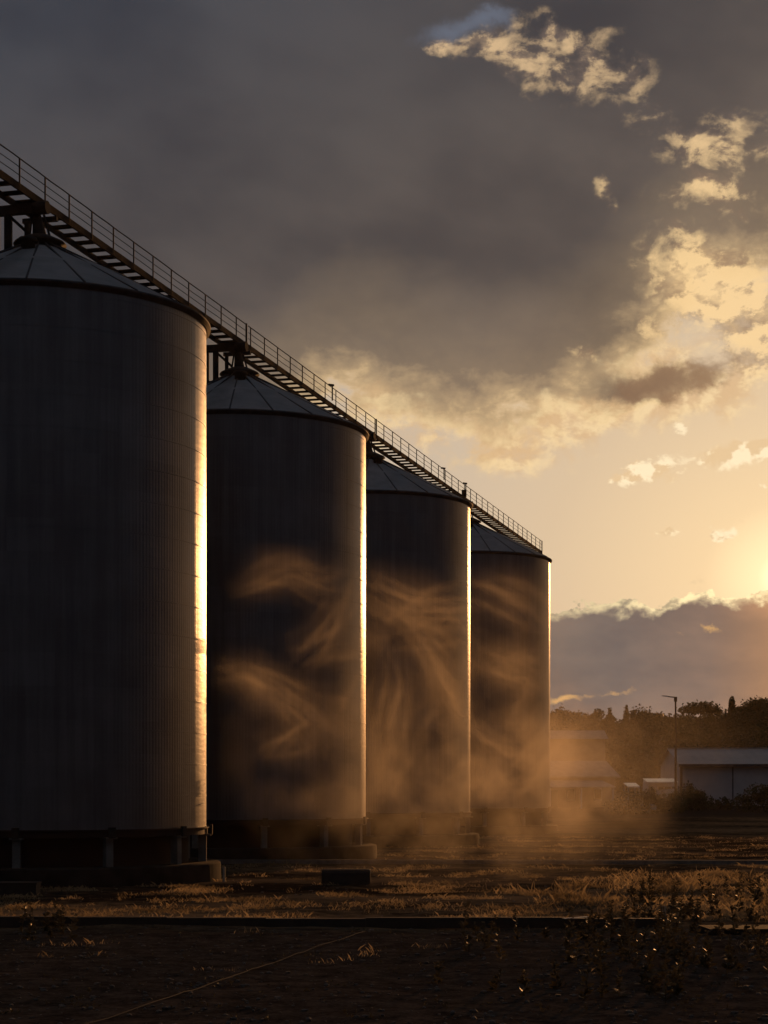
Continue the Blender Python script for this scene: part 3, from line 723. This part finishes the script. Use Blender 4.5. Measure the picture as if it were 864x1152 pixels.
def near_density(ng, pos, geo):
    x, y, z = sep(ng, pos)
    def wvec(sc, amp, w):
        n = ng.nodes.new('ShaderNodeTexNoise'); n.noise_dimensions = '4D'; n.inputs['W'].default_value = w
        ng.links.new(pos, n.inputs['Vector']); n.inputs['Scale'].default_value = sc; n.inputs['Detail'].default_value = 3
        s1 = ng.nodes.new('ShaderNodeVectorMath'); s1.operation = 'SUBTRACT'; ng.links.new(n.outputs[1], s1.inputs[0]); s1.inputs[1].default_value = (.5, .5, .5)
        s2 = ng.nodes.new('ShaderNodeVectorMath'); s2.operation = 'SCALE'; ng.links.new(s1.outputs[0], s2.inputs[0]); s2.inputs['Scale'].default_value = amp
        return s2.outputs[0]
    def vadd(a, b):
        s = ng.nodes.new('ShaderNodeVectorMath'); s.operation = 'ADD'; ng.links.new(a, s.inputs[0]); ng.links.new(b, s.inputs[1]); return s.outputs[0]
    wp = vadd(vadd(pos, wvec(.18, 1.1, 1.0)), wvec(.9, .22, 4.0))
    pr = ng.nodes.new('GeometryNodeProximity'); pr.target_element = 'EDGES'
    ng.links.new(geo, pr.inputs[0])
    for s in pr.inputs:
        if s.name in ('Source Position', 'Sample Position'): ng.links.new(wp, s)
    d = E(ng, pr.outputs['Distance'])
    sn = ng.nodes.new('GeometryNodeSampleNearest'); ng.links.new(geo, sn.inputs[0])
    for s in sn.inputs:
        if s.name in ('Source Position', 'Sample Position'): ng.links.new(wp, s)
    na = ng.nodes.new('GeometryNodeInputNamedAttribute'); na.data_type = 'FLOAT'; na.inputs[0].default_value = 'fade'
    si = ng.nodes.new('GeometryNodeSampleIndex'); si.data_type = 'FLOAT'
    ng.links.new(geo, si.inputs[0]); ng.links.new(na.outputs[0], si.inputs[1]); ng.links.new(sn.outputs[0], si.inputs['Index'])
    wgt = E(ng, si.outputs[0])
    fine = ((d * d) * (-1 / .018)).exp(); soft = ((d * d) * (-1 / .45)).exp()
    n1 = noise(ng, wp, .45, 5, .6, w=2.0); n2 = noise(ng, wp, .16, 3, .5, w=7.0)
    fil = (fine * .50 + soft * .060) * (n1.ss(.22, .70) * .85 + .15)
    # broad billows near the ground and low haze between the silos
    X = lambda px: at(px, SM); Z = lambda py: up(py, SM)
    bl = [(500, 880, 3.6, 2.6, .30), (560, 880, 3.2, 2.6, .34), (600, 850, 2.4, 3.2, .26), (450, 905, 3.2, 2.0, .24), (470, 800, 2.4, 3.6, .12),
          (360, 870, 3.6, 2.6, .12), (310, 820, 2.8, 3.6, .06), (340, 760, 3.0, 3.2, .035), (640, 885, 3.2, 2.4, .36), (540, 940, 5.0, 1.2, .26), (690, 900, 3.6, 1.8, .22), (430, 940, 4.0, 1.0, .18), (430, 700, 2.6, 2.2, .05), (570, 720, 2.6, 3.2, .10), (500, 730, 3.4, 3.0, .09)]
    tot = None
    for (px, py, rx, rz, k) in bl:
        b = blob(ng, x, y, z, (X(px), SM, Z(py)), (rx, 3.6, rz)) * k; tot = b if tot is None else tot + b
    billow = noise(ng, wp, .42, 6, .62, w=11.0).ss(.42, .70)
    D = fil * wgt + tot * (billow * .46 + .010)
    edge = (y.ss(SM - 6.4, SM - 4.5)) * (1.0 - y.ss(SM + 4.2, SM + 6.2)) * x.ss(X(228), X(262)) * (1.0 - x.ss(X(730), X(790)))
    return (D * edge - .004).max(0.0)
MV, _, _ = volume_material('dust_smoke', (.93, .83, .68), .55, .34)
smoke_volume('smoke', 'backlit golden smoke wisps drifting low across the silos', (at(205, SM), SM - 6.5, -.1), (at(790, SM), SM + 6.3, up(618, SM)), (290, 64, 180), strand_mesh('smoke', strands), near_density, MV)
def far_density(ng, pos, geo):
    x, y, z = sep(ng, pos); Yf = 178.0
    tot = None
    for (px, py, rx, rz, k) in [(640, 850, 5.5, 5.0, .24), (690, 830, 6.0, 4.0, .16), (730, 815, 5.0, 3.0, .12), (660, 885, 7.0, 3.0, .2), (790, 828, 5.0, 2.2, .08), (600, 880, 6, 5, .2), (720, 880, 6, 3.4, .08), (640, 740, 3.0, 5.0, .03)]:
        b = blob(ng, x, y, z, (at(px, Yf), Yf, up(py, Yf)), (rx, 6.0, rz)) * k; tot = b if tot is None else tot + b
    n = ng.nodes.new('ShaderNodeTexNoise'); n.inputs['Scale'].default_value = .1; n.inputs['Detail'].default_value = 3; ng.links.new(pos, n.inputs['Vector'])
    s2 = ng.nodes.new('ShaderNodeVectorMath'); s2.operation = 'MULTIPLY_ADD'; ng.links.new(n.outputs[1], s2.inputs[0]); s2.inputs[1].default_value = (7, 7, 7); ng.links.new(pos, s2.inputs[2])
    bil = noise(ng, s2.outputs[0], .17, 6, .6, w=3.0).ss(.36, .72)
    edge = y.ss(169, 172) * (1.0 - y.ss(184, 187))
    return (tot * (bil * .55 + .04) * edge - .003).max(0.0)
MV2, _, _ = volume_material("dust_smoke_far", (.93, .83, .68), .55, .13)
smoke_volume('smoke', 'thin golden smoke hanging before the farmhouse and the wooded hill', (at(570, 178), 169, 0), (at(860, 178), 187, up(690, 178)), (120, 40, 90), None, far_density, MV2)
# evening haze: one closed box of even density
MH, _, _ = volume_material('evening_haze', (.95, .78, .55), .5, .00004)
HZ = MB(); HZ.box((60, 400, 43), (1800, 900, 94)); hz = HZ.build('haze', MH, kind='stuff', label='thin even evening haze')

# ------------------------------------------------------------------ sky
world = bpy.data.worlds.new('World'); scene.world = world; world.use_nodes = True
nt = world.node_tree; nt.nodes.clear()
out = nt.nodes.new('ShaderNodeOutputWorld'); bg = nt.nodes.new('ShaderNodeBackground'); nt.links.new(bg.outputs[0], out.inputs[0])
STR = .1; bg.inputs[1].default_value = STR
sky = nt.nodes.new('ShaderNodeTexSky'); sky.sky_type = 'NISHITA'; sky.sun_disc = False
sky.sun_elevation = R_(SUN_EL); sky.sun_rotation = R_(SUN_AZ); sky.dust_density = 3.0; sky.air_density = 1.2
d = coords(nt, 'Generated'); dx, dy, dz = sep(nt, d)
az = dx._m('ARCTAN2', dy); el = dz / ((dx * dx + dy * dy)._m('SQRT').max(.02))
U = az * (F * 1.014) + 432.0; V = (888.0 - el * F).max(-6000.0)                       # heading and height, in thousandths of a radian times 2.1
vec = combine(nt, U * .001, V * .001, 0.0)
def warp(sc, amp, w, det=5, rough=.55):
    n = nt.nodes.new('ShaderNodeTexNoise'); n.noise_dimensions = '4D'; n.inputs['W'].default_value = w
    nt.links.new(vec, n.inputs['Vector']); n.inputs['Scale'].default_value = sc; n.inputs['Detail'].default_value = det; n.inputs['Roughness'].default_value = rough
    a, b, c = sep(nt, n.outputs[1]); return (a - .5) * amp, (b - .5) * amp
w1 = warp(6, 130, 1.0, 6, .6); w2 = warp(24, 45, 5.0, 5, .62)
U1, V1 = U + w1[0] + w2[0], V + w1[1] * .7 + w2[1]
U2, V2 = U + w1[0] * .35 + w2[0], V + w1[1] * .3 + w2[1]
def bl2(u, v, cx, cy, rx, ry, rot=0.0):
    if rot:
        c, s_ = math.cos(rot), math.sin(rot); a = (u - cx) * (c / rx) + (v - cy) * (s_ / rx); b = (u - cx) * (-s_ / ry) + (v - cy) * (c / ry)
    else: a = (u - cx) / rx; b = (v - cy) / ry
    return ((a * a + b * b) * -1.0).exp()
def total(fn, items):
    t = None
    for it in items:
        k = it[-1]; e = fn(*it[:-1]) * k; t = e if t is None else t + e
    return t
def curve(x, pts, x0, x1, y0, y1):
    n = nt.nodes.new('ShaderNodeFloatCurve'); t = (x - x0) / (x1 - x0); nt.links.new(t.s, n.inputs['Value'])
    cv = n.mapping.curves[0]; P = [((a - x0) / (x1 - x0), (b - y0) / (y1 - y0)) for a, b in pts]
    cv.points[0].location = P[0]; cv.points[1].location = P[-1]
    for p in P[1:-1]: cv.points.new(*p)
    n.mapping.update(); return E(nt, n.outputs[0]) * (y1 - y0) + y0
k10 = lambda c, m=1.0: tuple(v * m / STR for v in c)
# clear air: warm glow round the sun
gd = (((U - 890.0) / 1.15)._m('POWER', 2.0) + (V - 655.0)._m('POWER', 2.0))._m('SQRT')
clear = ramp(nt, (gd / 1400.0).clamp(), [(0, k10(S(255, 240, 200), 1.6)), (.022, k10(S(255, 230, 182), 1.1)), (.06, k10(S(234, 206, 165))), (.17, k10(S(210, 187, 158))), (.30, k10(S(196, 180, 162))), (.5, k10(S(132, 138, 150))), (1, k10(S(70, 82, 100)))])
clear = mixc(nt, .03, clear, sky.outputs[0])
# high grey deck with a ragged, back-lit lower edge
B = curve(U, [(-400, 560), (250, 560), (380, 480), (470, 500), (540, 520), (600, 505), (650, 480), (690, 450), (730, 405), (780, 370), (864, 350), (1000, 340), (1300, 320), (1600, 420)], -400, 1600, 0, 800)
D1 = (B - V1)
D1 = D1 + total(lambda cx, cy, rx, ry, rot: bl2(U2, V2, cx, cy, rx, ry, rot), [
    (768, 436, 70, 26, -.15, 110), (700, 452, 60, 20, 0, 70), (820, 330, 60, 40, 0, -30.)])
tex = noise(nt, combine(nt, U * .0022, V * .0055 , 0.0), 2.2, 6, .55, .3)
def puff(du, dv): return noise(nt, combine(nt, (U + du) * .001, (V + dv) * .00125, 8.0), 22, 7, .60, .25)
shred = puff(0.0, 0.0); shred_s = puff(9.0, 13.0)          # the second one is taken a step towards the sun
lit = (shred - shred_s).ss(-.10, .13)
shred2 = noise(nt, combine(nt, U * .001, V * .0015, 21.0), 60, 5, .55, .2)
nearedge = 1.0 - D1.ss(60, 190)
thick = (D1 + (tex - .5) * 90.0 + ((shred - .5) * 150.0 + (shred2 - .5) * 40.0) * nearedge)
deck_far = ramp(nt, ((U * .45 - V * -.9 + 250.0) / 1400.0 ).clamp(), [(0, k10(S(54, 58, 67))), (.22, k10(S(62, 65, 73))), (.40, k10(S(77, 74, 75))), (.58, k10(S(98, 89, 83))), (.8, k10(S(116, 98, 82))), (1, k10(S(120, 98, 76)))])
dm = noise(nt, combine(nt, U * .0016 + V * .0008, V * .0026 - U * .0008, 3.0), 1.9, 5, .5).ss(.28, .72)
mulc = nt.nodes.new('ShaderNodeMix'); mulc.data_type = 'RGBA'; mulc.blend_type = 'MULTIPLY'; mulc.inputs[0].default_value = 1.0
nt.links.new(deck_far, mulc.inputs[6]); nt.links.new(mixc(nt, dm, (.70, .72, .77), (1.30, 1.26, 1.20)), mulc.inputs[7])
deck_in = mulc.outputs[2]
edge = ramp(nt, ((thick + 40.0) / 300.0).clamp(), [(0, (1, 1, 1)), (.18, (.9, .9, .9)), (.30, (.42, .42, .42)), (.45, (.12, .12, .12)), (.8, (0, 0, 0))])
deck = mixc(nt, E(nt, edge), deck_in, k10(S(236, 200, 148)))
c1 = mixc(nt, thick.ss(-12, 42), clear, deck)
hole = (bl2(U2, V2, 515, 38, 44, 17, -.1) + bl2(U2, V2, 560, 24, 30, 12, 0) * .7 + (shred - .5) * .9).ss(.15, 1.15)
c1 = mixc(nt, hole * .8, c1, k10(S(106, 113, 128)))
# lit cumulus shreds
pm = total(lambda cx, cy, rx, ry, rot: bl2(U2, V2, cx, cy, rx, ry, rot), [
    (492, 56, 14, 6, 0, .8), (535, 60, 34, 12, .1, .9), (585, 68, 52, 20, .35, .95), (610, 95, 36, 20, .4, .55), (640, 45, 55, 18, .3, .75), (690, 85, 50, 34, .5, .6), (720, 130, 50, 40, .7, .32),
    (790, 175, 34, 20, .0, .75), (840, 172, 50, 28, 0, .85), (785, 222, 46, 22, -.3, .85), (825, 232, 26, 16, .5, .7), (682, 214, 14, 14, 0, .8), (688, 244, 9, 14, 0, .35),
    (778, 318, 44, 34, .6, 1.35), (838, 345, 75, 42, .35, 1.45), (845, 410, 40, 34, 0, 1.0),
    (740, 372, 16, 12, 0, .7), (655, 402, 22, 10, .3, .8)])
pmask = (pm * .86 + (shred - .5) * 3.0 + (shred2 - .5) * .6).ss(.05, 1.30) * pm.ss(.10, .35)
pcol = mixc(nt, (lit * .75 + (pm - .5) * .35 + (shred2 - .5) * .8).ss(.05, .75), mixc(nt, V.ss(120, 300), k10(S(124, 107, 96)), k10(S(150, 122, 98))), mixc(nt, V.ss(60, 300), k10(S(222, 188, 144)), k10(S(252, 214, 156))))
c2 = mixc(nt, pmask * .88, c1, pcol)
# soft golden veil below the deck
veil = total(lambda cx, cy, rx, ry, rot: bl2(U1, V1, cx, cy, rx, ry, rot), [(430, 460, 60, 34, .4, .5), (520, 500, 90, 30, .15, .55), (620, 490, 70, 26, -.2, .5), (560, 522, 30, 20, 0, .4), (700, 470, 70, 20, -.1, .9), (805, 452, 52, 26, -.3, 1.2), (750, 400, 60, 20, -.3, .9), (640, 470, 60, 22, 0, .5)])
vm = (veil + (shred - .5) * 1.8 + (shred2 - .5) * .5).ss(.1, 1.0) * veil.ss(.03, .2)
c2 = mixc(nt, vm * .7, c2, mixc(nt, lit, k10(S(222, 182, 134)), k10(S(252, 220, 166))))
# dark core cloud with gold rim, right
dk = (bl2(U2, V2, 778, 428, 62, 24, -.2) * 1.15 + bl2(U2, V2, 725, 442, 50, 14, .1) * .7 + (shred - .5) * 2.0 + (shred2 - .5) * .5 - lit * .35).ss(.15, .95)
c2 = mixc(nt, dk * .8, c2, k10(S(138, 108, 84)))
# small fair clouds
sm_ = total(lambda cx, cy, rx, ry, rot: bl2(U2, V2, cx, cy, rx, ry, rot), [(735, 540, 40, 15, -.05, 1.0), (700, 545, 20, 9, 0, .5), (828, 518, 42, 15, -.1, 1.0), (860, 508, 20, 12, 0, .8), (752, 602, 13, 5, 0, .9), (816, 602, 14, 8, 0, .9), (806, 597, 6, 6, 0, .6), (772, 492, 14, 6, .5, .6), (860, 553, 8, 5, 0, .8)])
fm = (sm_ * .9 + (shred - .5) * 2.0 + (shred2 - .5) * .8).ss(.34, .75) * sm_.ss(.1, .3)
fc = mixc(nt, (lit * .8 + (shred2 - .5) * .8).ss(.1, .6), k10(S(234, 200, 154)), k10(S(255, 234, 194), 1.08))
c2 = mixc(nt, fm * .85, c2, fc)
# low bank above the hills with a burning upper rim
T = curve(U, [(-400, 640), (300, 690), (560, 690), (620, 688), (660, 684), (700, 682), (735, 684), (765, 674), (800, 672), (850, 672), (900, 668), (1100, 660), (1600, 640)], -400, 1600, 500, 800)
cum = noise(nt, combine(nt, U * .001, V * .0011, 33.0), 26, 6, .58, .2)
big = (V + w1[1] * .15 - T) + (cum - .5) * 58.0 + (shred2 - .5) * 5.0
near = (1.0 - ((U - 880.0).abs() / 420.0)).clamp()
bcol = ramp(nt, (((U - 560.0) / 400.0)).clamp(), [(0, k10(S(122, 111, 102))), (.35, k10(S(118, 107, 101))), (.6, k10(S(140, 118, 104))), (.85, k10(S(196, 146, 104))), (1, k10(S(228, 168, 112)))])
bt = noise(nt, combine(nt, U * .001, V * .002, 12.0), 9, 6, .55).ss(.3, .7)
bmul = nt.nodes.new('ShaderNodeMix'); bmul.data_type = 'RGBA'; bmul.blend_type = 'MULTIPLY'; bmul.inputs[0].default_value = 1.0
nt.links.new(bcol, bmul.inputs[6]); nt.links.new(mixc(nt, bt, (.8, .82, .86), (1.15, 1.1, 1.05)), bmul.inputs[7])
rimk = (1.0 - big.ss(3, 15)) * (near * 1.5 - .15).clamp() * (shred2.ss(.35, .6) * .65 + .35)
bank = mixc(nt, rimk, bmul.outputs[2], k10(S(255, 230, 175), 1.2))
gaps = total(lambda cx, cy, rx, ry, rot: bl2(U2, V2, cx, cy, rx, ry, rot), [(640, 782, 26, 7, 0, .9), (690, 778, 40, 5, -.1, .9), (797, 708, 16, 6, .6, 1.0), (770, 716, 12, 3, .3, .5), (600, 785, 30, 9, 0, .8)])
gm = (gaps * .8 + (shred - .5) * 1.8 + (shred2 - .5) * .5).ss(.45, 1.05) * gaps.ss(.08, .3)
bank = mixc(nt, gm * .8, bank, k10(S(232, 180, 112)))
c3 = mixc(nt, big.ss(-1.2, 1.2), c2, bank)
# light falls off away from the sunset
fall = nt.nodes.new('ShaderNodeMix'); fall.data_type = 'RGBA'; fall.blend_type = 'MULTIPLY'; fall.inputs[0].default_value = 1.0
fall.inputs[0].default_value = 0.0
away = (dy * .97 + dx * .24).ss(.40, .80)
dusk = ramp(nt, dz.clamp(), [(0, k10((.022, .025, .032))), (.25, k10((.031, .036, .046))), (.7, k10((.074, .080, .094))), (1, k10((.085, .090, .104)))])
nt.links.new(mixc(nt, away, dusk, c3), bg.inputs[0])

# ------------------------------------------------------------------ sun
L = bpy.data.lights.new('sun', 'SUN'); L.energy = 1.95; L.angle = R_(.8); L.color = (1.0, .45, .15)
lo = bpy.data.objects.new('sun', L); C.objects.link(lo)
sd = Vector((math.sin(R_(SUN_AZ)) * math.cos(R_(SUN_EL)), math.cos(R_(SUN_AZ)) * math.cos(R_(SUN_EL)), math.sin(R_(SUN_EL))))
lo.rotation_euler = sd.to_track_quat('Z', 'Y').to_euler(); lo.location = (0, 0, 60)

# ------------------------------------------------------------------ camera
cam = bpy.data.cameras.new('camera'); co = bpy.data.objects.new('camera', cam); C.objects.link(co)
co.location = (0, 0, EYE); co.rotation_euler = (R_(90), 0, 0)
cam.sensor_fit = 'AUTO'; cam.sensor_width = 36; cam.lens = F / 1152 * 36; cam.shift_y = (888 - 576) / 1152
cam.clip_end = 20000; cam.clip_start = .1; scene.camera = co
scene.view_settings.view_transform = 'Standard'; scene.view_settings.look = 'None'
scene.view_settings.gamma = 1; scene.view_settings.exposure = 0
scene.cycles.use_denoising = True
scene.cycles.volume_bounces = 1; scene.cycles.max_bounces = 6; scene.cycles.diffuse_bounces = 2; scene.cycles.glossy_bounces = 3
scene.cycles.use_adaptive_sampling = True; scene.cycles.adaptive_threshold = .02
scene.cycles.volume_step_rate = 2.5; scene.cycles.volume_max_steps = 256
